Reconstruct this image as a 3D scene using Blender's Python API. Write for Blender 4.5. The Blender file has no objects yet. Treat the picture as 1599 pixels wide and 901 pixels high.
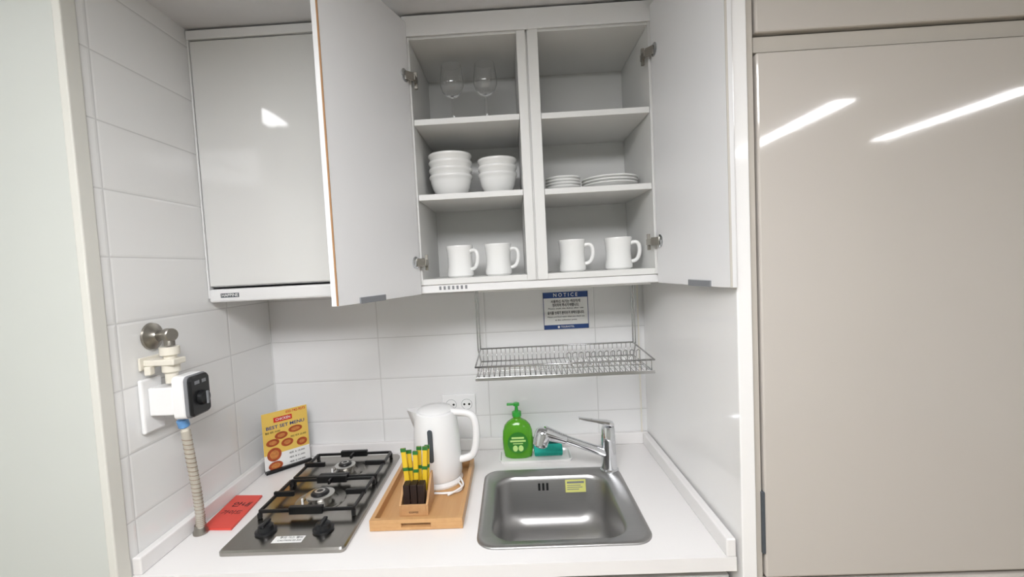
import bpy, bmesh, math
from mathutils import Vector, Matrix
sc=bpy.context.scene
COL=bpy.context.collection
try:
    sc.view_settings.view_transform='Standard'
    sc.view_settings.look='None'
except Exception: pass

# ---------------------------------------------------------------- materials
def srgb(r,g,b):
    f=lambda c:(c/255/12.92 if c/255<=.04045 else ((c/255+.055)/1.055)**2.4)
    return (f(r),f(g),f(b),1)
def mat(name,col,rough=.5,metal=0,trans=0,ior=1.45,coat=0,var=.03,nscale=8,bump=0,bscale=40,emit=0,spec=None,aniso=None):
    m=bpy.data.materials.new(name);m.use_nodes=True
    nt=m.node_tree;b=nt.nodes['Principled BSDF']
    b.inputs['Roughness'].default_value=rough;b.inputs['Metallic'].default_value=metal
    b.inputs['Transmission Weight'].default_value=trans;b.inputs['IOR'].default_value=ior
    b.inputs['Coat Weight'].default_value=coat
    if spec is not None:b.inputs['Specular IOR Level'].default_value=spec
    c=srgb(*col)
    tc=nt.nodes.new('ShaderNodeTexCoord')
    if var>0:
        n=nt.nodes.new('ShaderNodeTexNoise');n.inputs['Scale'].default_value=nscale
        r=nt.nodes.new('ShaderNodeMix');r.data_type='RGBA'
        r.inputs[6].default_value=tuple(x*(1-var) for x in c[:3])+(1,)
        r.inputs[7].default_value=tuple(min(1,x*(1+var)) for x in c[:3])+(1,)
        if aniso:
            mp=nt.nodes.new('ShaderNodeMapping');mp.inputs['Scale'].default_value=aniso
            nt.links.new(tc.outputs['Object'],mp.inputs[0]);nt.links.new(mp.outputs[0],n.inputs[0])
        else: nt.links.new(tc.outputs['Object'],n.inputs[0])
        nt.links.new(n.outputs[0],r.inputs[0]);nt.links.new(r.outputs[2],b.inputs['Base Color'])
    else: b.inputs['Base Color'].default_value=c
    if bump>0:
        n2=nt.nodes.new('ShaderNodeTexNoise');n2.inputs['Scale'].default_value=bscale
        bp=nt.nodes.new('ShaderNodeBump');bp.inputs['Strength'].default_value=bump;bp.inputs['Distance'].default_value=.002
        nt.links.new(tc.outputs['Object'],n2.inputs[0]);nt.links.new(n2.outputs[0],bp.inputs['Height'])
        nt.links.new(bp.outputs[0],b.inputs['Normal'])
    if emit>0:
        b.inputs['Emission Color'].default_value=c;b.inputs['Emission Strength'].default_value=emit
    return m
def tile_mat(name,axis,u0,v0,w,h,col,grout):
    m=bpy.data.materials.new(name);m.use_nodes=True;nt=m.node_tree;b=nt.nodes['Principled BSDF']
    geo=nt.nodes.new('ShaderNodeNewGeometry');sp=nt.nodes.new('ShaderNodeSeparateXYZ')
    nt.links.new(geo.outputs['Position'],sp.inputs[0])
    def M(op,a,bv,c=None):
        n=nt.nodes.new('ShaderNodeMath');n.operation=op
        for i,v in enumerate((a,bv)):
            if v is None: continue
            if isinstance(v,(int,float)): n.inputs[i].default_value=v
            else: nt.links.new(v,n.inputs[i])
        return n.outputs[0]
    u=M('PINGPONG',M('SUBTRACT',sp.outputs[axis],u0-20*w),w/2)
    v=M('PINGPONG',M('SUBTRACT',sp.outputs[2],v0-20*h),h/2)
    d=M('MINIMUM',u,v)
    mr=nt.nodes.new('ShaderNodeMapRange');mr.inputs[1].default_value=.0008;mr.inputs[2].default_value=.0022
    nt.links.new(d,mr.inputs[0])
    mix=nt.nodes.new('ShaderNodeMix');mix.data_type='RGBA';mix.inputs[6].default_value=srgb(*grout);mix.inputs[7].default_value=srgb(*col)
    nt.links.new(mr.outputs[0],mix.inputs[0]);nt.links.new(mix.outputs[2],b.inputs['Base Color'])
    mr2=nt.nodes.new('ShaderNodeMapRange');mr2.inputs[1].default_value=.0005;mr2.inputs[2].default_value=.006
    nt.links.new(d,mr2.inputs[0])
    n2=nt.nodes.new('ShaderNodeTexNoise');n2.inputs['Scale'].default_value=9
    nt.links.new(geo.outputs['Position'],n2.inputs[0])
    add=M('ADD',mr2.outputs[0],M('MULTIPLY',n2.outputs[0],1.6))
    bp=nt.nodes.new('ShaderNodeBump');bp.inputs['Strength'].default_value=.45;bp.inputs['Distance'].default_value=.0015
    nt.links.new(add,bp.inputs['Height']);nt.links.new(bp.outputs[0],b.inputs['Normal'])
    b.inputs['Roughness'].default_value=.06
    return m
def wood_mat(name,c1,c2):
    m=bpy.data.materials.new(name);m.use_nodes=True;nt=m.node_tree;b=nt.nodes['Principled BSDF']
    tc=nt.nodes.new('ShaderNodeTexCoord');mp=nt.nodes.new('ShaderNodeMapping');mp.inputs['Scale'].default_value=(45,3,45)
    n=nt.nodes.new('ShaderNodeTexNoise');n.inputs['Scale'].default_value=1.5;n.inputs['Detail'].default_value=6
    mix=nt.nodes.new('ShaderNodeMix');mix.data_type='RGBA';mix.inputs[6].default_value=srgb(*c1);mix.inputs[7].default_value=srgb(*c2)
    nt.links.new(tc.outputs['Object'],mp.inputs[0]);nt.links.new(mp.outputs[0],n.inputs[0]);nt.links.new(n.outputs[0],mix.inputs[0])
    nt.links.new(mix.outputs[2],b.inputs['Base Color']);b.inputs['Roughness'].default_value=.45
    return m
M={}
M['cab']=mat('cabinet_white',(230,230,230),.35,var=.01)
M['cabin']=mat('cabinet_inside',(222,222,220),.45,var=.015)
M['gloss']=mat('gloss_white_door',(220,220,218),.07,var=.01,coat=.3)
M['doorin']=mat('door_inner_face',(230,230,231),.28,var=.015)
M['counter']=mat('solid_surface',(232,230,229),.22,var=.008,nscale=200)
M['ceil']=mat('ceiling_paint',(216,216,218),.8,var=.02)
M['paint']=mat('painted_panel',(202,205,200),.5,var=.01)
M['trim']=mat('cream_trim',(216,215,208),.4,var=.02)
M['floor']=mat('floor_vinyl',(170,155,135),.4,var=.1)
M['fridge']=mat('beige_lacquer',(198,192,185),.075,var=.012,bump=.02,bscale=120,coat=.5)
M['fgap']=mat('beige_frame',(190,184,175),.4)
M['side']=mat('side_panel_white',(240,239,238),.1,var=.01,coat=.3)
M['sideedge']=mat('side_panel_edge',(200,196,188),.4)
M['white']=mat('white_plastic',(238,238,238),.25,var=.01)
M['ivory']=mat('ivory_plastic',(228,223,210),.35)
M['cer']=mat('white_ceramic',(242,242,240),.12,var=.01,coat=.3)
M['steel']=mat('brushed_steel',(172,171,170),.38,1,var=.06,nscale=6,aniso=(2,60,60))
M['hobsteel']=mat('hob_steel',(165,162,157),.24,1,var=.08,nscale=6,aniso=(60,2,60))
M['chrome']=mat('chrome',(220,222,225),.07,1,var=0)
M['wire']=mat('rack_wire',(195,195,195),.2,1,var=0)
M['nickel']=mat('aged_nickel',(160,156,148),.35,1,var=.1,nscale=60)
M['black']=mat('black_enamel',(18,18,19),.3,var=.1)
M['blackp']=mat('black_plastic',(28,29,31),.3)
M['brass']=mat('burner_alloy',(200,199,196),.25,1)
M['grey']=mat('grey_handle',(128,130,134),.4)
M['dgrey']=mat('dark_grey',(78,84,90),.35)
M['woodedge']=mat('exposed_board_edge',(165,125,88),.6)
M['wood']=wood_mat('light_wood',(208,164,112),(188,142,94))
M['wood2']=wood_mat('box_wood',(206,164,118),(184,140,96))
M['dark']=mat('dark_sachets',(38,24,20),.5)
M['yellow']=mat('yellow_sachet',(228,190,48),.4)
M['greenp']=mat('green_print',(50,115,50),.4)
M['soap']=mat('green_soap',(112,200,52),.1,trans=.5,var=.05)
M['pump']=mat('green_pump',(50,165,60),.25)
M['slabel']=mat('soap_label',(48,125,40),.4)
M['slabel2']=mat('soap_label_light',(190,225,140),.4)
M['teal']=mat('teal_sponge',(45,185,168),.9,var=.1,nscale=200,bump=.6,bscale=300)
M['dteal']=mat('scour_pad',(20,75,70),.95,var=.15,nscale=300,bump=.8,bscale=400)
M['red']=mat('red_cover',(218,76,64),.4,var=.03)
M['ink']=mat('black_ink',(25,25,30),.6,var=0)
M['blue']=mat('sign_blue',(42,72,130),.4,var=0)
M['paper']=mat('white_paper',(236,236,234),.5,var=0)
M['yel2']=mat('menu_yellow',(232,196,98),.4,var=.04)
M['redp']=mat('menu_red',(205,40,35),.4,var=0)
M['food']=mat('menu_food',(170,80,45),.5,var=.5,nscale=120)
M['food2']=mat('menu_food_sauce',(200,130,70),.5,var=.4,nscale=150)
M['bluec']=mat('blue_coupling',(105,155,208),.4)
M['hose']=mat('armoured_hose',(186,180,168),.4,var=.15,nscale=40)
M['hosel']=mat('hose_stripe',(145,125,108),.6)
M['glass']=mat('clear_glass',(255,255,255),.0,trans=1,ior=1.52,var=0)
M['stick']=mat('sticker_yellow',(218,218,130),.4,var=.05)
M['lamp']=mat('added_light_diffuser',(253,253,255),.5,var=0,emit=20.5)
M['lamp2']=mat('lamp_tube',(253,253,255),.5,var=0,emit=20)
M['lamp3']=mat('lamp_small',(253,253,255),.5,var=0,emit=13)
M['lampb']=mat('lamp_housing',(235,235,235),.5)

# ---------------------------------------------------------------- helpers
def setinfo(o,label,cat,group=None):
    o['label']=label;o['category']=cat
    if group:o['group']=group
def thing(name,label,cat,loc,group=None):
    e=bpy.data.objects.new(name,None);e.empty_display_size=.02;e.location=loc;COL.objects.link(e)
    setinfo(e,label,cat,group);return e
def finish(name,me,m,par,smooth=False,bevel=0,seg=2,origin=None,label=None):
    o=bpy.data.objects.new(name,me);COL.objects.link(o)
    if m: me.materials.append(m)
    if smooth:
        for p in me.polygons:p.use_smooth=True
    if par is not None:
        q=par
        while q.parent is not None:q=q.parent
        me.transform(Matrix.Translation(-Vector(q.location)))
        o.parent=par
    else:
        vs=[v.co for v in me.vertices]
        if origin is None:
            xs=[v.x for v in vs];ys=[v.y for v in vs];zs=[v.z for v in vs]
            origin=Vector(((min(xs)+max(xs))/2,(min(ys)+max(ys))/2,min(zs)))
        me.transform(Matrix.Translation(-Vector(origin)));o.location=origin
    if bevel>0:
        b=o.modifiers.new('bevel','BEVEL');b.width=bevel;b.segments=seg;b.limit_method='ANGLE';b.angle_limit=math.radians(40)
    if label:o['label']=label
    return o
def boxes_mesh(name,bl):
    bm=bmesh.new()
    for (x0,x1,y0,y1,z0,z1) in bl:
        v=[bm.verts.new((x,y,z)) for x in (x0,x1) for y in (y0,y1) for z in (z0,z1)]
        for f in ((0,1,3,2),(4,6,7,5),(0,4,5,1),(2,3,7,6),(0,2,6,4),(1,5,7,3)):
            bm.faces.new([v[i] for i in f])
    bmesh.ops.recalc_face_normals(bm,faces=bm.faces)
    me=bpy.data.meshes.new(name);bm.to_mesh(me);bm.free();return me
def box(name,x0,x1,y0,y1,z0,z1,m,par=None,bevel=.001,label=None,rot=None):
    me=boxes_mesh(name,[(x0,x1,y0,y1,z0,z1)])
    if rot is not None:
        c=Vector(((x0+x1)/2,(y0+y1)/2,(z0+z1)/2))
        me.transform(Matrix.Translation(c)@rot@Matrix.Translation(-c))
    return finish(name,me,m,par,bevel=bevel,label=label)
def boxes(name,bl,m,par=None,bevel=.001,label=None):
    return finish(name,boxes_mesh(name,bl),m,par,bevel=bevel,label=label)
def prism(name,pts,z0,z1,m,par=None,bevel=.001,label=None,xf=None):
    bm=bmesh.new()
    a=[bm.verts.new((p[0],p[1],z0)) for p in pts];b=[bm.verts.new((p[0],p[1],z1)) for p in pts]
    bm.faces.new(a[::-1]);bm.faces.new(b)
    n=len(pts)
    for i in range(n):bm.faces.new((a[i],a[(i+1)%n],b[(i+1)%n],b[i]))
    bmesh.ops.recalc_face_normals(bm,faces=bm.faces)
    me=bpy.data.meshes.new(name);bm.to_mesh(me);bm.free()
    if xf is not None: me.transform(xf)
    return finish(name,me,m,par,bevel=bevel,label=label)
def lathe(name,prof,c,m,par=None,seg=40,xf=None,label=None,origin=None):
    bm=bmesh.new();rings=[]
    for r,z in prof:
        if r<1e-6: rings.append([bm.verts.new((0,0,z))])
        else: rings.append([bm.verts.new((r*math.cos(2*math.pi*i/seg),r*math.sin(2*math.pi*i/seg),z)) for i in range(seg)])
    for a,b in zip(rings,rings[1:]):
        for i in range(seg):
            j=(i+1)%seg
            if len(a)==1 and len(b)==1: continue
            if len(a)==1: bm.faces.new((a[0],b[i],b[j]))
            elif len(b)==1: bm.faces.new((a[i],a[j],b[0]))
            else: bm.faces.new((a[i],a[j],b[j],b[i]))
    bmesh.ops.recalc_face_normals(bm,faces=bm.faces)
    me=bpy.data.meshes.new(name);bm.to_mesh(me);bm.free()
    if xf is not None: me.transform(xf)
    me.transform(Matrix.Translation(c))
    o=finish(name,me,m,par,smooth=True,label=label,origin=origin)
    md=o.modifiers.new('split','EDGE_SPLIT');md.split_angle=math.radians(38)
    return o
def axis_to(d):
    return Vector((0,0,1)).rotation_difference(Vector(d)).to_matrix().to_4x4()
def cyl(name,p0,p1,r,m,par=None,r1=None,seg=28,label=None,ch=.0):
    p0=Vector(p0);p1=Vector(p1);L=(p1-p0).length
    if r1 is None:r1=r
    pr=[(0,0),(r-ch,0),(r,ch),(r1,L-ch),(r1-ch,L),(0,L)] if ch>0 else [(0,0),(r,0),(r1,L),(0,L)]
    return lathe(name,pr,p0,m,par,seg,axis_to(p1-p0),label)
def tubes(name,lines,r,m,par=None,cyclic=False,smoothc=False,label=None,res=3,origin=None):
    cu=bpy.data.curves.new(name,'CURVE');cu.dimensions='3D';cu.bevel_depth=r;cu.bevel_resolution=res;cu.use_fill_caps=True
    for pts in lines:
        if smoothc:
            s=cu.splines.new('NURBS');s.points.add(len(pts)-1)
            for i,p in enumerate(pts):s.points[i].co=(*p,1)
            s.order_u=3;s.use_endpoint_u=not cyclic;s.resolution_u=8
        else:
            s=cu.splines.new('POLY');s.points.add(len(pts)-1)
            for i,p in enumerate(pts):s.points[i].co=(*p,1)
        s.use_cyclic_u=cyclic
    t=bpy.data.objects.new('tmp',cu);COL.objects.link(t)
    bpy.context.view_layer.update()
    me=bpy.data.meshes.new_from_object(t.evaluated_get(bpy.context.evaluated_depsgraph_get()))
    bpy.data.objects.remove(t);bpy.data.curves.remove(cu)
    me.materials.clear()
    return finish(name,me,m,par,smooth=True,label=label,origin=origin)
def rrect(x0,x1,y0,y1,r,z,n=8):
    out=[]
    for cx,cy,a0 in ((x1-r,y1-r,0),(x0+r,y1-r,90),(x0+r,y0+r,180),(x1-r,y0+r,270)):
        for i in range(n+1):
            a=math.radians(a0+90*i/n);out.append((cx+r*math.cos(a),cy+r*math.sin(a),z))
    return out
def loft(name,loops,m,par=None,cap0=False,cap1=True,smooth=True,label=None,xf=None,split=38):
    bm=bmesh.new();R=[[bm.verts.new(p) for p in L] for L in loops]
    for a,b in zip(R,R[1:]):
        n=len(a)
        for i in range(n):bm.faces.new((a[i],a[(i+1)%n],b[(i+1)%n],b[i]))
    if cap0:bm.faces.new(R[0][::-1])
    if cap1:bm.faces.new(R[-1])
    bmesh.ops.recalc_face_normals(bm,faces=bm.faces)
    me=bpy.data.meshes.new(name);bm.to_mesh(me);bm.free()
    if xf is not None:me.transform(xf)
    o=finish(name,me,m,par,smooth=smooth,label=label)
    md=o.modifiers.new('split','EDGE_SPLIT');md.split_angle=math.radians(split)
    return o
def rslab(name,x0,x1,y0,y1,z0,z1,r,m,par=None,ch=.002,label=None,xf=None):
    return loft(name,[rrect(x0,x1,y0,y1,r,z0),rrect(x0,x1,y0,y1,r,z1-ch),rrect(x0+ch,x1-ch,y0+ch,y1-ch,max(r-ch,.001),z1)],m,par,cap0=True,label=label,xf=xf)
def frame(o,right,up):
    r=Vector(right).normalized();u=Vector(up).normalized();n=r.cross(u)
    mm=Matrix.Identity(4)
    for i in range(3):
        mm[i][0]=r[i];mm[i][1]=u[i];mm[i][2]=n[i];mm[i][3]=Vector(o)[i]
    return mm
def texts(name,items,xf,m,par,ext=.0002):
    bm=bmesh.new()
    for it in items:
        s,size,x,y=it[:4];al=it[4] if len(it)>4 else 'CENTER';fit=it[5] if len(it)>5 else None
        cu=bpy.data.curves.new('t','FONT');cu.body=s;cu.size=size;cu.align_x=al;cu.align_y='CENTER';cu.resolution_u=2;cu.offset=size*(it[6] if len(it)>6 else .012)
        t=bpy.data.objects.new('tmp',cu);COL.objects.link(t);bpy.context.view_layer.update()
        me=bpy.data.meshes.new_from_object(t.evaluated_get(bpy.context.evaluated_depsgraph_get()))
        w=t.dimensions[0];k=1
        if fit and w>0:k=fit/w
        me.transform(Matrix.Translation((x,y,ext))@Matrix.Diagonal((k,1,1,1)))
        bm.from_mesh(me)
        bpy.data.objects.remove(t);bpy.data.curves.remove(cu);bpy.data.meshes.remove(me)
    me=bpy.data.meshes.new(name);bm.to_mesh(me);bm.free();me.transform(xf);me.materials.clear()
    return finish(name,me,m,par)
def flat(name,rects,xf,m,par,d=.0003):
    me=boxes_mesh(name,[(a,b,c,e,0,d) for a,b,c,e in rects]);me.transform(xf)
    return finish(name,me,m,par)
def discs(name,cs,xf,m,par,d=.0004,seg=24):
    bm=bmesh.new()
    for x,y,rx,ry in cs:
        a=[bm.verts.new((x+rx*math.cos(2*math.pi*i/seg),y+ry*math.sin(2*math.pi*i/seg),d)) for i in range(seg)]
        bm.faces.new(a)
    me=bpy.data.meshes.new(name);bm.to_mesh(me);bm.free();me.transform(xf)
    return finish(name,me,m,par)
def dup(root,loc,rz=0,label=None):
    n=root.copy();COL.objects.link(n);n.location=loc;n.rotation_euler=(0,0,rz)
    for ch in list(root.children):
        c=ch.copy();c.parent=n;COL.objects.link(c)
    if label:n['label']=label
    return n
def struct(o): o['kind']='structure';return o

# ---------------------------------------------------------------- room
XL,XR=-.855,.438
tb=tile_mat('white_wall_tiles_back',0,-.477,.965,.375,.144,(230,230,230),(208,208,207))
tl=tile_mat('white_wall_tiles_side',1,-.222,.965,.375,.144,(233,233,232),(208,208,207))
struct(box('wall_back',XL-.1,.49,0,.1,0,2.3,tb,bevel=0))
struct(box('wall_left',XL-.1,XL,-.62,0,0,2.3,tl,bevel=0))
struct(box('wall_left_return',-1.35,XL-.015,-.652,-.622,0,2.3,M['paint'],bevel=0))
struct(box('trim_1',XL-.014,XL+.004,-.656,-.621,0,2.165,M['trim'],bevel=.003))
struct(box('wall_left_far',-1.45,-1.35,-3.6,-.62,0,2.3,M['paint'],bevel=0))
struct(box('wall_rear',-1.45,3.4,-3.7,-3.6,0,2.3,M['paint'],bevel=0))
struct(box('wall_right',3.4,3.5,-3.7,.1,0,2.3,M['paint'],bevel=0))
struct(box('wall_back_right',1.11,3.4,-.6,-.5,0,2.3,M['paint'],bevel=0))
struct(box('floor',-1.45,3.5,-3.7,.1,-.1,0,M['floor'],bevel=0))
struct(box('ceiling',-1.45,3.5,-3.7,.1,2.165,2.265,M['ceil'],bevel=0))

# ---------------------------------------------------------------- worktop + base cabinets
SX0,SX1,SY0,SY1=-.095,.27,-.55,-.205
ct=thing('worktop','white solid-surface worktop with raised rear and side lips','worktop',(-.2,-.3,.81))
boxes('slab',[(XL+.001,SX0,-.62,-.001,.82,.85),(SX1,XR-.001,-.62,-.001,.82,.85),(SX0,SX1,-.62,SY0,.82,.85),(SX0,SX1,SY1,-.001,.82,.85)],M['counter'],ct,bevel=0)
boxes('upstand',[(XL+.001,XR-.001,-.02,-.001,.85,.889),(XL+.001,XL+.021,-.617,-.02,.85,.889),(XR-.021,XR-.001,-.62,-.02,.85,.889)],M['counter'],ct,bevel=.003)
bc=thing('base_cabinet','white base cabinet under the worktop','cabinet',(-.2,-.3,0))
boxes('body',[(XL+.001,XL+.02,-.57,-.005,.0,.818),(XR-.02,XR-.001,-.57,-.005,.0,.818),(XL+.02,XR-.02,-.57,-.005,.08,.098),(XL+.02,XR-.02,-.53,-.51,.0,.08),(XL+.02,XR-.02,-.02,-.005,.098,.818)],M['cab'],bc,bevel=0)
for i in range(3):
    w=(XR-XL-.004)/3;a=XL+.002+i*w
    d=box('door',a+.002,a+w-.002,-.59,-.571,.1,.79,M['cab'],bc)

# ---------------------------------------------------------------- right tall side panel and tall cabinet
sp=thing('side_panel','tall white side panel beside the worktop','panel',(.455,-.3,0))
prism('panel',[(XR+.001,-.001),(.4445,-.63),(.474,-.63),(.474,-.001)],0,2.16,M['side'],sp,bevel=.002)
tc=thing('tall_cabinet','tall glossy beige-grey built-in cabinet beside the kitchenette','cabinet',(.79,-.3,0))
box('body',.476,1.108,-.6,-.001,0,2.16,M['fgap'],tc,bevel=.001)
box('stile',.476,.489,-.622,-.6,0,2.16,M['fgap'],tc,bevel=.001)
box('door',.494,1.1,-.625,-.602,.806,1.868,M['fridge'],tc,bevel=.004,label='large glossy beige-grey door')
box('door',.494,1.1,-.625,-.602,1.906,2.157,M['fridge'],tc,bevel=.004,label='upper glossy beige-grey flap door')
box('door',.494,1.1,-.625,-.602,.1,.797,M['fridge'],tc,bevel=.004,label='lower glossy beige-grey door')
box('rail',.494,1.1,-.614,-.602,1.872,1.902,M['fgap'],tc,bevel=.001)
box('handle',.487,.4935,-.628,-.604,.86,.99,M['dgrey'],tc,bevel=.001,label='dark grey recessed edge handle')

# ---------------------------------------------------------------- hood cabinet (closed)
hc=thing('upper_cabinet','closed white upper cabinet with built-in cooker hood below its door','cabinet',(-.56,-.15,1.415))
boxes('body',[(XL+.002,-.270,-.28,-.001,1.46,2.15),(XL+.002,-.270,-.292,-.28,2.138,2.152)],M['cab'],hc,bevel=.001)
box('door',XL+.008,-.272,-.300,-.281,1.463,2.132,M['gloss'],hc,bevel=.003)
box('filler',XL+.001,XL+.006,-.300,-.281,1.43,2.15,M['cab'],hc,bevel=.0005)
hood=boxes('hood',[(XL+.004,-.272,-.302,-.001,1.418,1.455)],M['cab'],hc,bevel=.006)
box('crown',XL+.002,-.272,-.304,-.28,2.135,2.158,M['cab'],hc,bevel=.001)
lf=frame((XL+.04,-.3022,1.437),(1,0,0),(0,0,1))
flat('label_plate',[(-.002,.05,-.006,.006)],lf,M['dgrey'],hc)
texts('lettering',[('HAPPINE',.011,.024,0,'CENTER',.046)],lf@Matrix.Translation((0,0,.0003)),M['paper'],hc)

# ---------------------------------------------------------------- open cabinet
oc=thing('upper_cabinet','white two-bay upper cabinet with both doors swung open','cabinet',(.09,-.15,1.415))
L0,L1=-.264,-.248;D0,D1,D2,D3=.041,.065,.070,.098;R0,R1=.390,.406
boxes('body',[(L0,L1,-.298,-.001,1.437,2.15),(D0,D1,-.298,-.001,1.437,2.15),(D2,D3,-.298,-.001,1.437,2.15),(D1,D2,-.290,-.001,1.437,2.15),(R0,R1,-.298,-.001,1.437,2.15),
 (L1,D0,-.296,-.001,1.437,1.453),(D3,R0,-.296,-.001,1.437,1.453),(L1,D0,-.296,-.001,2.099,2.115),(D3,R0,-.296,-.001,2.099,2.115),
 (L1,D0,-.012,-.001,1.453,2.099),(D3,R0,-.012,-.001,1.453,2.099)],M['cabin'],oc,bevel=.0008)
boxes('fascia',[(L0,R1+.028,-.304,-.2985,2.105,2.158),(R1+.001,R1+.029,-.298,-.28,1.437,2.104)],M['cab'],oc,bevel=.001)
for z in (1.670,1.873):
    box('shelf',L1+.001,D0-.001,-.294,-.013,z,z+.016,M['cabin'],oc)
    box('shelf',D3+.001,R0-.001,-.294,-.013,z-.002,z+.014,M['cabin'],oc)
boxes('light_rail',[(L1-.01,R1,-.292,-.275,1.414,1.4365)],M['cab'],oc,bevel=.002)
boxes('underlight',[(-.1,R1-.02,-.27,-.2,1.408,1.4365)],M['white'],oc,bevel=.002,label='slim white light fitting')
fv=frame((-.165,-.2925,1.427),(1,0,0),(0,0,1))
flat('vent',[(-.04+i*.012,-.034+i*.012,-.005,.005) for i in range(7)],fv,M['grey'],oc)
def open_door(H,N,th,side,z0,z1,hz):
    H=Vector((*H,0));N=Vector((*N,0));d=(N-H).normalized();n=Vector((-d.y,d.x,0))*side
    P=[H,N,N+n*th,H+n*th]
    d_=prism('door',[(p.x,p.y) for p in P],z0,z1,M['doorin'],oc,bevel=.0012)
    def loc(a,b): return H+d*a+n*b
    L=(N-H).length
    e=[loc(L+.0006,-.0005),loc(L+.0006,.0036),loc(L-.001,.0036),loc(L-.001,-.0005)]
    prism('edge_banding',[(p.x,p.y) for p in e],z0+.001,z1-.001,M['woodedge'] if side<0 else M['sideedge'],d_,bevel=0)
    e=[loc(.17,-.003),loc(.265,-.003),loc(.265,.004),loc(.17,.004)]
    prism('handle',[(p.x,p.y) for p in e],z0-.001,z0+.013,M['grey'],d_,bevel=.001,label='flat grey pull')
    for z in hz:
        o0=H+Vector((0,0,z))
        inn=-n
        h=lathe('hinge',[(0,0),(.017,0),(.017,.0015),(.014,.003),(0,.003)],o0+d*.022+inn*.0004,M['chrome'],d_,24,axis_to(inn),label='steel cup hinge')
        p1=o0+d*.022+inn*.004;p2=o0+d*.002+inn*.016;p3=o0+Vector((inn.x*.016,.03,0))
        bm=bmesh.new()
        me=bpy.data.meshes.new('hinge_arm')
        def seg(a,b,w,t):
            dd=(b-a);L=dd.length;mm=boxes_mesh('x',[(-w,w,-t,t,0,L)])
            q=dd.normalized();x=Vector((0,0,1))
            if abs(q.z)>.9:x=Vector((0,1,0))
            y=q.cross(x).normalized()
            R=Matrix.Identity(4)
            for i in range(3):R[i][0]=x[i];R[i][1]=y[i];R[i][2]=q[i];R[i][3]=a[i]
            mm.transform(R);bm.from_mesh(mm);bpy.data.meshes.remove(mm)
        seg(p1,p2,.011,.002);seg(p2,p3,.008,.004)
        seg(p3+Vector((0,-.01,-.022)),p3+Vector((0,-.01,.022)),.004,.004)
        bm.to_mesh(me);bm.free()
        finish('hinge_arm',me,M['nickel'],d_,bevel=.0006)
    return d_
open_door((-.252,-.306),(-.361,-.622),.017,-1,1.413,2.142,(1.50,1.995))
open_door((.394,-.306),(.4285,-.640),.0135,1,1.413,2.142,(1.525,2.02))

# ---------------------------------------------------------------- dish rack
dr=thing('dish_rack','hanging stainless wire dish drying rack','dish rack',(.13,-.17,1.16))
x0,x1,yb,yf=-.118,.385,-.055,-.28
tubes('frame',[[(x0,yb,1.208),(x1,yb,1.208),(x1,yf,1.197),(x0,yf,1.197)]],.0028,M['wire'],dr,cyclic=True)
tubes('frame',[[(x0,yb,1.165),(x1,yb,1.165),(x1,yf,1.160),(x0,yf,1.160)]],.0024,M['wire'],dr,cyclic=True)
lines=[]
n=34
for i in range(n):
    x=x0+.008+(x1-x0-.016)*i/(n-1)
    lines.append([(x,yb,1.208),(x,yb+.002,1.166),(x,yf,1.161),(x,yf-.001,1.196)])
tubes('wire_grid',lines,.0013,M['wire'],dr)
lines=[[(x0,-.17,1.159),(x1,-.17,1.159)]]
for i in range(12):
    x=.15+i*.019
    lines.append([(x,-.2,1.163),(x,-.19,1.205),(x+.008,-.185,1.209),(x+.014,-.18,1.205),(x+.016,-.17,1.163)])
tubes('plate_holder',lines,.0016,M['wire'],dr)
box('front_bar',x0,x1,yf-.004,yf-.002,1.158,1.168,M['wire'],dr,bevel=.0005)
for s,xx in ((-1,x0),(1,x1)):
    tubes('hanger',[[(xx,-.06,1.436),(xx,-.06,1.206)]],.0024,M['wire'],dr)
    tubes('hanger',[[(xx+s*.008,-.06,1.436),(xx+s*.008,-.06,1.206),(xx,-.062,1.165)]],.0024,M['wire'],dr)
rod=tubes('cable',[[(.415,-.02,1.436),(.415,-.02,.892)]],.0022,M['ivory'])
setinfo(rod,'thin cream cable running down the tiled corner','cable')

# ---------------------------------------------------------------- sink
sk=thing('sink','square stainless steel sink set into the worktop','sink',(.09,-.37,.69))
O=(-.113,.290,-.570,-.188);I=(-.083,.245,-.543,-.226)
def ins(b,d):return (b[0]+d,b[1]-d,b[2]+d,b[3]-d)
loft('basin',[rrect(*O,.045,.8503),rrect(*O,.045,.852),rrect(*ins(O,.003),.043,.8545),rrect(*ins(O,.012),.04,.8545),rrect(*ins(O,.017),.04,.852),rrect(*I,.055,.852),rrect(*ins(I,.004),.055,.849),rrect(*ins(I,.008),.053,.838),rrect(*ins(I,.014),.055,.755),rrect(*ins(I,.018),.06,.735),rrect(*ins(I,.030),.06,.716),rrect(*ins(I,.050),.055,.708),rrect(*ins(I,.1),.03,.704),rrect(*ins(I,.15),.002,.703)],M['steel'],sk,split=60)
lathe('drain',[(0,.003),(.02,.003),(.03,.001),(.04,.003),(.042,0),(0,0)],(.08,-.38,.7045),M['chrome'],sk)
for dx in (-.017,-.005,.007):
    flat('overflow',[(dx-.0032,dx+.0032,-.011,.011)],frame((.065,-.2375,.822),(1,0,0),(0,0,1)),M['black'],sk,.001)
ft=frame((.155,-.2385,.822),(1,0,0),(0,0,1))
flat('sticker',[(-.03,.03,-.019,.019)],ft,M['stick'],sk,.001)
flat('sticker_print',[(-.025,.025,.008,.014),(-.025,.015,.001,.003),(-.025,.02,-.005,-.003),(-.025,.01,-.011,-.009)],ft@Matrix.Translation((0,0,.001)),M['grey'],sk)

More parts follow.
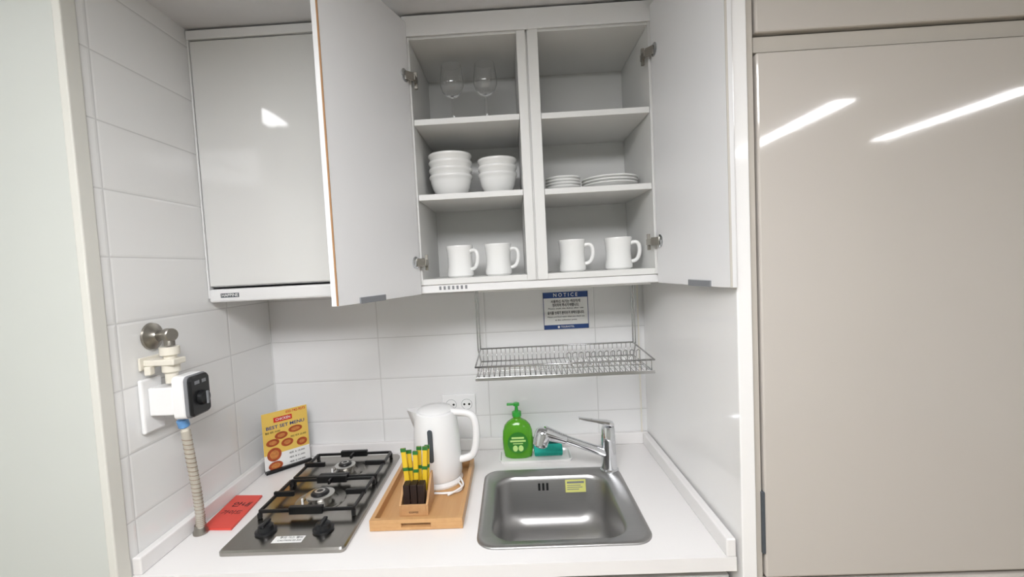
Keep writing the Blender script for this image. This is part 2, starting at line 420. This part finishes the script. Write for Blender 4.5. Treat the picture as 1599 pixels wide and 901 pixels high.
# ---------------------------------------------------------------- faucet
fa=thing('faucet','chrome single-lever sink faucet with pull-out spray head','faucet',(.262,-.209,.855))
lathe('body',[(0,0),(.027,0),(.027,.004),(.0235,.008),(.022,.05),(.021,.095),(.020,.125),(.016,.134),(0,.135)],(.262,-.209,.8525),M['chrome'],fa)
loft('lever',[[(2785/10000+a,-.209+b,.985+c) for a,b,c in ((0,.012,0),(0,.014,.005),(0,.012,.012),(0,-.012,.012),(0,-.014,.005),(0,-.012,0))],
 [(.262+a,-.209+b,.991+c) for a,b,c in ((0,.013,0),(0,.015,.005),(0,.012,.011),(0,-.012,.011),(0,-.015,.005),(0,-.013,0))],
 [(.225+a,-.211+b,1.002+c) for a,b,c in ((0,.008,0),(0,.009,.002),(0,.007,.006),(0,-.007,.006),(0,-.009,.002),(0,-.008,0))],
 [(.176+a,-.213+b,1.013+c) for a,b,c in ((0,.008,0),(0,.009,.002),(0,.007,.005),(0,-.007,.005),(0,-.009,.002),(0,-.008,0))]],M['chrome'],fa,cap0=True)
cyl('spout',(.256,-.213,.905),(.115,-.232,.968),.0135,M['chrome'],fa,r1=.0115)
cyl('spray_head',(.135,-.230,.958),(.068,-.240,.987),.014,M['chrome'],fa,r1=.021,ch=.003)
lathe('nozzle',[(0,0),(.018,0),(.022,.004),(.0235,.036),(.020,.048),(.012,.054),(0,.055)],(.055,-.244,.948),M['chrome'],fa,xf=axis_to((.3,.1,1)))
lathe('aerator',[(0,0),(.015,0),(.016,.004),(0,.004)],(.0547,-.2444,.9455),M['grey'],fa,xf=axis_to((.3,.1,1)))

# ---------------------------------------------------------------- cooktop
ck=thing('gas_cooktop','two-burner stainless gas cooktop with black pan supports','cooktop',(-.557,-.305,.85))
rslab('body',-.705,-.411,-.562,-.05,.8505,.862,.012,M['hobsteel'],ck,ch=.004)
for (bx,by,R) in ((-.556,-.165,.038),(-.558,-.345,.046)):
    lathe('drip_ring',[(R+.022,.0),(R+.020,.0025),(R+.008,.0008),(R,.001)],(bx,by,.8622),M['hobsteel'],ck)
    lathe('burner',[(0,0),(R*.62,0),(R*.62,.010),(R*.80,.012),(R*.82,.019),(R*.6,.0205),(R*.5,.0205),(R*.48,.018),(0,.018)],(bx,by,.8622),M['brass'],ck,seg=48)
    lathe('burner_cap',[(0,0),(R*.50,0),(R*.53,.003),(R*.45,.007),(R*.2,.008),(0,.008)],(bx,by,.8812),M['black'],ck)
    lathe('cap_ring',[(R*.30,0),(R*.30,.001),(R*.18,.0012),(R*.18,0)],(bx,by,.8885),M['brass'],ck)
    hx,hy=.122,.083;z0,z1=.877,.885;w=.0038
    bl=[(bx-hx,bx+hx,by-hy-w,by-hy+w,z0,z1),(bx-hx,bx+hx,by+hy-w,by+hy+w,z0,z1),(bx-hx-w,bx-hx+w,by-hy,by+hy,z0,z1),(bx+hx-w,bx+hx+w,by-hy,by+hy,z0,z1)]
    for s in (-1,1):
        for t in (-1,1): bl.append((bx+s*hx-.005,bx+s*hx+.005,by+t*hy-.005,by+t*hy+.005,.8625,z0+.001))
        bl.append((min(bx+s*(hx+.006),bx+s*(R+.026)),max(bx+s*(hx+.006),bx+s*(R+.026)),by-.0045,by+.0045,z0,z1+.006))
        bl.append((bx-.044,bx+.044,by+s*hy-.0065,by+s*hy+.0065,z0-.005,z1+.007))
        bl.append((bx-.0035,bx+.0035,min(by+s*hy,by+s*(R+.010)),max(by+s*hy,by+s*(R+.010)),z0,z1+.004))
    boxes('pan_support',bl,M['black'],ck,bevel=.0018)
    tubes('igniter',[[(bx-R*.9,by-.02,.8622),(bx-R*.9,by-.02,.878)]],.0028,M['white'],ck)
for kx in (-.632,-.49):
    kn=lathe('knob',[(0,0),(.025,0),(.025,.004),(.019,.006),(.017,.016),(.014,.018),(0,.018)],(kx,-.487,.8622),M['blackp'],ck)
    box('grip',kx-.005,kx+.005,-.487-.019,-.487+.019,.879,.886,M['blackp'],kn,bevel=.002)
fc=frame((-.558,-.523,.8623),(1,0,0),(0,1,0))
flat('sticker',[(-.036,.036,-.013,.013)],fc,M['paper'],ck)
texts('lettering',[('주의 가스 밸브',.009,.004,.006,'CENTER',.056),('CAUTION 02-333',.008,.004,-.005,'CENTER',.056)],fc@Matrix.Translation((0,0,.0004)),M['ink'],ck)

# ---------------------------------------------------------------- tray, sticks, kettle
tx0,tx1,ty0,ty1=-.378,-.150,-.484,-.15
def slot_front(y0,y1):
    return [(tx0,tx1,y0,y1,.851,.858),(tx0,-.30,y0,y1,.858,.868),(-.228,tx1,y0,y1,.858,.868),(tx0,tx1,y0,y1,.868,.878)]
tr=thing('serving_tray','light wooden serving tray under the kettle','tray',(-.264,-.317,.8505))
boxes('rim',slot_front(ty0,ty0+.011)+slot_front(ty1-.011,ty1)+[(tx0,tx0+.011,ty0+.011,ty1-.011,.851,.878),(tx1-.011,tx1,ty0+.011,ty1-.011,.851,.878)],M['wood'],tr,bevel=.0008)
box('base',tx0+.011,tx1-.011,ty0+.011,ty1-.011,.8512,.8565,M['wood'],tr,bevel=0)
hb=thing('stick_holder','small wooden holder for coffee sticks on the tray','holder',(-.278,-.39,.857))
a0,a1,b0,b1=-.318,-.243,-.432,-.345
def side(x0,x1):
    pts=[(b0,.857),(b1,.857),(b1,.935),(b1-.012,.935),(b0,.885)]
    bm=bmesh.new();A=[bm.verts.new((x0,p[0],p[1])) for p in pts];B=[bm.verts.new((x1,p[0],p[1])) for p in pts]
    bm.faces.new(A);bm.faces.new(B[::-1])
    for i in range(5):bm.faces.new((A[i],A[(i+1)%5],B[(i+1)%5],B[i]))
    bmesh.ops.recalc_face_normals(bm,faces=bm.faces);me=bpy.data.meshes.new('side');bm.to_mesh(me);bm.free();return me
for s in ((a0,a0+.006),(a1-.006,a1)):
    finish('side',side(*s),M['wood2'],hb,bevel=.0008)
boxes('panel',[(a0+.006,a1-.006,b0,b0+.006,.857,.885),(a0+.006,a1-.006,b1-.006,b1,.857,.925),(a0+.006,a1-.006,b0+.006,b1-.006,.857,.861),(a0+.006,a1-.006,-.39,-.386,.861,.9)],M['wood2'],hb)
texts('lettering',[('COFFEE',.007,0,0)],frame(((a0+a1)/2,b0-.0003,.866),(1,0,0),(0,0,1)),M['dark'],hb)
for i in range(3):
    x=a0+.011+i*.0185
    o=box('tea_sachet',x,x+.0165,-.4235,-.394,.8615,.932+.001*(i%2),M['dark'],bevel=.001)
    setinfo(o,'dark brown paper sachet standing in the wooden holder','sachet','sachets in the wooden holder')
HS=[.150,.141,.153,.138,.147,.150]
for i in range(6):
    x=a0+.016+ (i%3)*.0195+ (0.004 if i>2 else 0);y=-.378 if i<3 else -.362
    rz=[-.14,.03,.12,-.05,.07,.10][i]
    st=thing('coffee_stick','yellow and green coffee stick sachet standing in the holder','coffee stick',(x,y,.8615),'coffee sticks in the holder')
    h=HS[i]
    o=box('sachet',x-.0065,x+.0065,y-.003,y+.003,.8615,.8615+h,M['yellow'],st,bevel=.002)
    box('green_end',x-.0067,x+.0067,y-.0033,y+.0033,.8615+h*.94,.8615+h*1.0,M['greenp'],st,bevel=0)
    box('green_band',x-.0067,x+.0067,y-.0033,y+.0033,.8615+h*.60,.8615+h*.66,M['greenp'],st,bevel=0)
    st.rotation_euler=(0,rz*.5,0)
ke=thing('electric_kettle','white electric kettle with side handle on the tray','kettle',(-.247,-.238,.857))
kx,ky=-.247,-.238
lathe('base',[(0,0),(.069,0),(.071,.006),(.067,.016),(0,.016)],(kx,ky,.857),M['white'],ke)
lathe('body',[(0,.0),(.066,0),(.070,.008),(.070,.05),(.067,.12),(.062,.175),(.059,.190),(.055,.193),(.052,.188),(0,.188)],(kx,ky,.874),M['white'],ke,seg=56)
lathe('lid',[(0,0),(.052,0),(.052,.007),(.044,.013),(.015,.016),(0,.016)],(kx,ky,1.0625),M['white'],ke)
loft('spout',[[(kx-.040,ky-.034,1.067),(kx-.040,ky+.034,1.067),(kx-.05,ky+.018,1.005),(kx-.05,ky-.018,1.005)],[(kx-.062,ky-.022,1.069),(kx-.062,ky+.022,1.069),(kx-.062,ky+.010,1.012),(kx-.062,ky-.010,1.012)],[(kx-.082,ky-.007,1.071),(kx-.082,ky+.007,1.071),(kx-.070,ky+.005,1.040),(kx-.070,ky-.005,1.040)]],M['white'],ke,cap0=True,split=60)
tubes('handle',[[(kx+.045,ky-.01,1.062),(kx+.085,ky-.015,1.063),(kx+.116,ky-.02,1.052),(kx+.121,ky-.02,1.0),(kx+.114,ky-.018,.95),(kx+.098,ky-.015,.925),(kx+.058,ky-.01,.92)]],.0105,M['white'],ke,smoothc=True,res=5)
ga=rslab('water_gauge',-.007,.007,-.048,.048,0,.003,.0065,M['dgrey'],ke,ch=.001,xf=Matrix.Translation((kx-.006,ky-.0695,.985))@Matrix.Rotation(math.radians(3),4,'X')@frame((0,0,0),(1,-.1,0),(0,0,1)),label='dark grey water level window')
tubes('cord',[[(kx+.06,ky-.03,.862),(kx+.078,ky-.06,.862),(kx+.072,ky-.085,.862),(kx+.03,ky-.098,.862),(kx-.01,ky-.09,.862)]],.003,M['white'],ke,smoothc=True)
tubes('cord',[[(kx+.065,ky-.02,.869),(kx+.079,ky-.05,.869),(kx+.078,ky-.08,.868),(kx+.04,ky-.105,.862)]],.003,M['white'],ke,smoothc=True)

# ---------------------------------------------------------------- soap, dish, sponge
di=loft('soap_dish',[rrect(-.068,.158,-.138,-.052,.012,.8505),rrect(-.072,.162,-.142,-.048,.014,.860),rrect(-.068,.158,-.138,-.052,.012,.860),rrect(-.064,.154,-.134,-.056,.01,.8535)],M['cer'],None,cap0=True)
setinfo(di,'shallow white rectangular dish behind the sink','dish')
so=thing('soap_bottle','green pump bottle of liquid soap','soap bottle',(-.009,-.088,.854))
def ell(rx,ry,z,n=36,p=2.6):
    out=[]
    for i in range(n):
        a=2*math.pi*i/n;c,s=math.cos(a),math.sin(a)
        out.append((-.009+rx*abs(c)**(2/p)*(1 if c>0 else -1),-.088+ry*abs(s)**(2/p)*(1 if s>0 else -1),z))
    return out
loft('bottle',[ell(.038,.022,.8545),ell(.045,.026,.859),ell(.049,.029,.885),ell(.050,.030,.915),ell(.048,.029,.940),ell(.042,.026,.958),ell(.031,.021,.970),ell(.019,.016,.977),ell(.013,.013,.981,p=2),ell(.013,.013,.988,p=2)],M['soap'],so,cap0=True)
lathe('pump',[(0,0),(.015,0),(.015,.014),(.006,.016),(.005,.032),(.010,.034),(.010,.043),(0,.044)],(-.009,-.088,.9885),M['pump'],so)
box('nozzle',-.040,-.005,-.0935,-.0825,1.024,1.031,M['pump'],so,bevel=.002)
fl=frame((-.009,-.1185,.910),(1,0,0),(0,0,1))
discs('label',[(0,0,.033,.035)],fl,M['slabel'],so,.0012)
f4=fl@Matrix.Translation((0,0,.0013))
flat('label_print',[(-.020,.020,.013,.019),(-.025,.025,.003,.009),(-.016,.016,-.004,-.001)],f4,M['slabel2'],so)
discs('label_leaf',[(-.009,-.018,.008,.010),(.009,-.018,.008,.010)],f4,M['slabel2'],so,.0003)
spg=thing('sponge','teal dish sponge with dark scouring side','sponge',(.088,-.09,.858))
Rx=Matrix.Rotation(math.radians(38),4,'X')
c=Vector((.088,-.093,.886))
def rb(name,bb,m):
    me=boxes_mesh(name,[bb]);me.transform(Matrix.Translation(c)@Rx);return finish(name,me,m,spg,bevel=.005,seg=3)
rb('foam',(-.046,.046,-.030,.026,-.013,.010),M['teal'])
rb('scouring_pad',(-.046,.046,-.000,.027,.010,.016),M['dteal'])

# ---------------------------------------------------------------- booklet, menu stand
bk=thing('booklet','red guide booklet lying beside the cooktop','booklet',(-.78,-.37,.8505))
q=[(-.818,-.452),(-.738,-.457),(-.752,-.292),(-.832,-.287)]
prism('cover',q,.8505,.856,M['red'],bk,bevel=.0006)
fb=frame((-.785,-.372,.8562),(1,-.06,0),(.08,1,0))
texts('lettering',[('안내',.026,0,.03,'CENTER',.05),('가이드',.022,0,-.01,'CENTER',.055)],fb,M['ink'],bk)
ms=thing('menu_stand','upright acrylic stand holding a yellow food menu card','menu stand',(-.771,-.1,.8505))
P0=Vector((-.822,-.150,.853));P1=Vector((-.722,-.050,.853))
fr=(P1-P0);W=fr.length;H=.193
fm=frame(P0,fr,(0,0,1))
flat('card',[(0,W,0,H)],fm,M['paper'],ms,.0015)
me_=fm@Matrix.Translation((0,0,.0016))
flat('card_print',[(0.0,W,.056,H)],me_,M['yel2'],ms)
m2=fm@Matrix.Translation((0,0,.0021))
flat('header',[(.035,.092,.158,.174)],m2,M['redp'],ms)
texts('headline',[('BEST SET MENU',.015,W/2,.143,'CENTER',W*.84,.02)],m2,M['blue'],ms)
texts('lettering',[('032-742-9273',.011,W*.74,.184,'CENTER',.062,.02)],m2,M['redp'],ms)
texts('lettering',[('CHICKEN',.012,.064,.166,'CENTER',.046)],m2@Matrix.Translation((0,0,.0005)),M['paper'],ms)
texts('lettering',[('통닭 세트 19,000',.008,.03,.128,'CENTER',.045),('치킨 피자 25,000',.008,.108,.098,'CENTER',.05),('세트 A 18,000',.007,.1,.045,'CENTER',.05),('세트 B 21,000',.007,.1,.03,'CENTER',.05),('세트 C 24,000',.007,.1,.015,'CENTER',.05)],m2,M['ink'],ms)
discs('food_picture',[(.10,.122,.022,.011),(.055,.112,.02,.012),(.028,.094,.02,.012),(.072,.084,.019,.013),(.03,.055,.022,.022),(.118,.074,.017,.013),(.032,.018,.022,.014)],m2,M['food'],ms)
discs('food_picture',[(.10,.122,.014,.006),(.055,.112,.012,.006),(.028,.094,.012,.006),(.072,.084,.011,.007),(.118,.074,.009,.006),(.03,.055,.014,.014),(.032,.018,.014,.008)],m2@Matrix.Translation((0,0,.0004)),M['food2'],ms)
mb=boxes_mesh('base',[(0,W+.002,-.002,.008,-.008,.012)]);mb.transform(fm);finish('base',mb,M['black'],ms,bevel=.001,label='black stand foot')

# ---------------------------------------------------------------- gas fittings
gp=thing('gas_pipe','aged metal gas pipe with ivory shut-off valve on the tiled wall','gas pipe',(-.82,-.52,1.2))
lathe('escutcheon',[(0,.001),(.032,.001),(.031,.006),(.018,.012),(.013,.02),(0,.02)],(XL,-.508,1.357),M['nickel'],gp,xf=axis_to((1,0,0)))
tubes('elbow',[[(XL+.01,-.508,1.357),(-.815,-.515,1.360),(-.80,-.522,1.357),(-.800,-.524,1.335)]],.011,M['nickel'],gp,smoothc=True)
cyl('coupling',(-.81,-.518,1.360),(-.79,-.526,1.360),.015,M['nickel'],gp,ch=.002)
lathe('valve',[(0,0),(.013,0),(.013,.022),(.018,.027),(.018,.044),(.013,.049),(.013,.062),(.020,.066),(.020,.084),(0,.084)],(-.801,-.524,1.249),M['ivory'],gp)
boxes('bracket',[(-.853,-.778,-.545,-.505,1.292,1.306),(-.853,-.848,-.555,-.495,1.283,1.313),(-.845,-.83,-.55,-.535,1.272,1.292)],M['ivory'],gp,bevel=.003)
gd=thing('gas_shutoff_timer','black and white gas shut-off timer unit on a wall plate','gas timer',(-.8,-.52,1.14))
box('wall_plate',-.8535,-.843,-.562,-.502,1.140,1.264,M['white'],gd,bevel=.004)
boxes('arm',[(-.842,-.785,-.548,-.502,1.178,1.242)],M['white'],gd,bevel=.003)
YZ=lambda x:Matrix(((0,0,1,x),(1,0,0,-.511),(0,1,0,1.215),(0,0,0,1)))
def rs(name,w,h,r,d0,d1,x,m,par,ch=.003,lab=None):
    return rslab(name,-w,w,-h,h,d0,d1,r,m,par,ch=ch,xf=YZ(x),label=lab)
rs('housing',.036,.050,.012,0,.026,-.786,M['white'],gd)
rs('bezel',.035,.049,.012,0,.007,-.7595,M['grey'],gd,.002,'grey bezel')
rs('face',.033,.047,.012,0,.007,-.7515,M['blackp'],gd,.004,'glossy black face')
lathe('dial',[(0,0),(.017,0),(.016,.010),(.013,.012),(0,.012)],(-.744,-.511,1.208),M['blackp'],gd,xf=axis_to((1,0,0)))
box('dial_grip',-.732,-.728,-.5135,-.5085,1.193,1.223,M['grey'],gd,bevel=.001)
fg=frame((-.7443,-.511,1.246),(0,1,0),(0,0,1))
flat('indicator',[(-.020,-.004,-.004,.004)],fg,M['grey'],gd)
flat('indicator',[(.004,.018,-.004,.004)],fg,M['grey'],gd)
hz=thing('gas_hose','cream armoured gas hose with blue coupling running down to the worktop','hose',(-.82,-.465,.8505))
cyl('coupling',(-.790,-.520,1.160),(-.789,-.515,1.140),.012,M['bluec'],hz,ch=.002,label='blue coupling nut')
cyl('coupling',(-.789,-.515,1.140),(-.789,-.512,1.122),.008,M['ivory'],hz)
hp=[(-.789,-.513,1.13),(-.788,-.505,1.05),(-.792,-.49,.97),(-.803,-.472,.90),(-.811,-.464,.862)]
tubes('hose',[hp],.0100,M['hose'],hz,smoothc=True,res=5)
def interp(t):
    s=t*(len(hp)-1);i=min(int(s),len(hp)-2);f=s-i
    return Vector(hp[i]).lerp(Vector(hp[i+1]),f)
pts=[]
for i in range(361):
    t=.04+.92*i/360;a=i*.45
    p=interp(t);pts.append((p.x+.0100*math.cos(a),p.y+.0100*math.sin(a),p.z))
tubes('rib',[pts],.0008,M['hosel'],hz,res=1)
lathe('collar',[(0,0),(.017,0),(.017,.006),(.013,.012),(.013,.022),(0,.022)],(-.812,-.463,.8508),M['nickel'],hz)

# ---------------------------------------------------------------- outlet, notice
ou=thing('wall_outlet','white double wall socket on the tiles','outlet',(-.21,0,1.0))
rslab('plate',-.058,.058,-.036,.036,0,.009,.005,M['white'],ou,xf=frame((-.208,-.0005,1.008),(1,0,0),(0,0,1)),ch=.002)
for dx in (-.026,.028):
    s=lathe('socket',[(.021,0),(.0205,.001),(.0185,.001),(.0175,-.006),(0,-.006)],(-.208+dx,-.0098,1.010),M['white'],ou,xf=axis_to((0,-1,0)))
    discs('ring',[(0,0,.0195,.0195)],frame((-.208+dx,-.0096,1.010),(1,0,0),(0,0,1)),M['dgrey'],s,.0001)
    discs('face',[(0,0,.0175,.0175)],frame((-.208+dx,-.0098,1.010),(1,0,0),(0,0,1)),M['white'],s,.0003)
    for px_ in (-.0085,.0085):
        discs('pin_hole',[(px_,0,.0038,.0038)],frame((-.208+dx,-.0102,1.010),(1,0,0),(0,0,1)),M['black'],s,.0004)
ns=thing('notice_sign','white and blue printed notice on the tiled wall','sign',(.176,0,1.255))
fn=frame((.176,-.001,1.318),(1,0,0),(0,0,1))
W2,H2=.0765,.0635
flat('sheet',[(-W2,W2,-H2,H2)],fn,M['paper'],ns,.001)
f2=fn@Matrix.Translation((0,0,.0011))
flat('border',[(-W2,W2,H2-.020,H2),(-W2,W2,-H2,-H2+.015),(-W2,-W2+.002,-H2,H2),(W2-.002,W2,-H2,H2)],f2,M['blue'],ns)
f3=fn@Matrix.Translation((0,0,.0016))
texts('heading',[('N O T I C E',.0175,0,H2-.0105,'CENTER',.082,.012)],f3,M['paper'],ns)
texts('footer_lettering',[('TOURHOTEL',.009,.004,-H2+.0075,'CENTER',.046)],f3,M['paper'],ns)
discs('footer_emblem',[(-.026,-H2+.0075,.004,.004)],f3,M['paper'],ns)
texts('lettering',[('사용하신 식기는 깨끗하게',.012,0,.031,'CENTER',.10,.02),('정리하여 주시기 바랍니다.',.012,0,.018,'CENTER',.09,.02),('Please wash the dishes after use',.0065,0,.0075,'CENTER',.12),('음식물 쓰레기 분리수거 부탁드립니다.',.012,0,-.008,'CENTER',.125,.02),('Please sort food waste when you check out',.0065,0,-.021,'CENTER',.125),('at the collection point.',.0065,0,-.032,'CENTER',.075)],f3,M['ink'],ns)

# ---------------------------------------------------------------- crockery
ZS1,ZS2,ZB=1.8893,1.6863,1.4532
def mug(x,y,z):
    t=thing('mug','thick white ceramic diner mug','mug',(x,y,z),'white mugs on the bottom shelf')
    lathe('body',[(0,.0),(.036,0),(.040,.004),(.0405,.012),(.037,.03),(.0365,.055),(.0385,.08),(.0405,.090),(.0395,.0935),(.037,.093),(.0345,.084),(.032,.055),(.032,.02),(.028,.009),(0,.008)],(x,y,z),M['cer'],t)
    tubes('handle',[[(x+.034,y,z+.074),(x+.046,y,z+.08),(x+.059,y,z+.074),(x+.062,y,z+.055),(x+.058,y,z+.035),(x+.048,y,z+.022),(x+.036,y,z+.022)]],.0058,M['cer'],t,smoothc=True)
    return t
m0=mug(-.155,-.185,ZB)
dup(m0,(-.040,-.185,ZB),-.15)
dup(m0,(.181,-.185,ZB),-.25)
dup(m0,(.318,-.185,ZB),-.35)
m0.rotation_euler=(0,0,-.45)
def bowl(x,y,z,s=1):
    pr=[(0,.003),(.026,.003),(.028,0),(.031,0),(.032,.006),(.046,.017),(.0553,.032),(.0603,.050),(.0614,.058),(.0642,.0615),(.0655,.0665),(.0645,.070),(.0622,.0695),(.0594,.060),(.0565,.050),(.051,.033),(.042,.020),(.028,.010),(0,.009)]
    o=lathe('bowl',[(r*s,zz) for r,zz in pr],(x,y,z),M['cer'],origin=Vector((x,y,z)),seg=56)
    setinfo(o,'plain white ceramic bowl in a stack','bowl','white bowls on the middle shelf');return o
def cp(o,loc):
    n=o.copy();COL.objects.link(n);n.location=loc;return n
b0_=bowl(-.171,-.165,ZS2,1.0)
for i in range(1,4):cp(b0_,(-.171,-.165,ZS2+.0208*i))
b1_=bowl(-.030,-.165,ZS2,.9)
for i in range(1,3):cp(b1_,(-.030,-.165,ZS2+.0208*i))
def plate(x,y,z,r,lab):
    pr=[(0,.002),(r*.55,.002),(r*.57,0),(r*.6,0),(r*.62,.004),(r*.97,.015),(r,.017),(r*.98,.020),(r*.62,.0085),(r*.55,.006),(0,.006)]
    o=lathe('plate',pr,(x,y,z),M['cer'],origin=Vector((x,y,z)),seg=56);setinfo(o,lab,'plate','white plates on the middle shelf');return o
ZR=ZS2-.002
p0=plate(.164,-.175,ZR,.052,'small white ceramic plate in a stack')
for i in (1,2,3):cp(p0,(.164,-.175,ZR+.0088*i))
p1=plate(.302,-.175,ZR,.082,'larger white ceramic plate in a stack')
for i in (1,2):cp(p1,(.302,-.175,ZR+.0088*i))
def wine(x,y,z):
    t=thing('wine_glass','clear stemmed wine glass standing on the top shelf','wine glass',(x,y,z),'wine glasses on the top shelf')
    lathe('bowl',[(.0,.090),(.004,.090),(.015,.094),(.028,.106),(.0345,.124),(.0345,.140),(.0315,.162),(.029,.182),(.0282,.182),(.0303,.162),(.0333,.140),(.0333,.125),(.027,.1075),(.014,.0965),(0,.095)],(x,y,z),M['glass'],t)
    lathe('stem',[(0,0),(.032,0),(.032,.0012),(.012,.004),(.005,.009),(.0034,.02),(.0032,.074),(.0044,.0895),(0,.0898)],(x,y,z),M['glass'],t)
    return t
w0=wine(-.150,-.19,ZS1)
dup(w0,(-.052,-.19,ZS1))

# ---------------------------------------------------------------- lamps
def lamp(name,x0,x1,y0,y1,m,lab):
    t=thing(name,lab,'ceiling light',((x0+x1)/2,(y0+y1)/2,2.164))
    box('housing',x0-.01,x1+.01,y0-.01,y1+.01,2.150,2.1645,M['lampb'],t,bevel=.001)
    box('diffuser',x0,x1,y0,y1,2.140,2.1498,m,t,bevel=0)
lamp('ceiling_lamp',-.65,.25,-2.2,-1.4,M['lamp'],'unseen white light panel added overhead to light the kitchenette')  # out-of-view panel near the camera, added as the main soft light
lamp('ceiling_lamp',1.49,1.58,-2.85,-1.82,M['lamp2'],'slim linear ceiling light')
lamp('ceiling_lamp',2.28,2.37,-2.62,-1.80,M['lamp2'],'slim linear ceiling light')
lamp('ceiling_lamp',-1.03,-.95,-1.04,-.86,M['lamp3'],'small rectangular ceiling light')
w=bpy.data.worlds.new('world');sc.world=w;w.use_nodes=True
w.node_tree.nodes['Background'].inputs[0].default_value=(.9,.95,1,1);w.node_tree.nodes['Background'].inputs[1].default_value=.3

# ---------------------------------------------------------------- camera
def rotm(a,b,c):
    return Matrix.Rotation(c,3,'Z')@Matrix.Rotation(a,3,'X')@Matrix.Rotation(b,3,'Y')
R=rotm(.0545,.0276,-.0510)
A=Matrix(((1,0,0),(0,0,-1),(0,1,0)))
Wc=R@A
right=Vector(Wc[0]);down=Vector(Wc[1]);fwd=Vector(Wc[2])
cd=bpy.data.cameras.new('camera');cam=bpy.data.objects.new('camera',cd);COL.objects.link(cam)
mw=Matrix.Identity(4)
for i in range(3):
    mw[i][0]=right[i];mw[i][1]=-down[i];mw[i][2]=-fwd[i]
mw[0][3],mw[1][3],mw[2][3]=0,-1.533,1.478
cam.matrix_world=mw
cd.sensor_width=36;cd.sensor_fit='HORIZONTAL'
cd.lens=700*36/1599
cd.shift_x=(799.5-782.2)/1599;cd.shift_y=(454.7-450.5)/1599
cd.clip_start=.02
sc.camera=cam
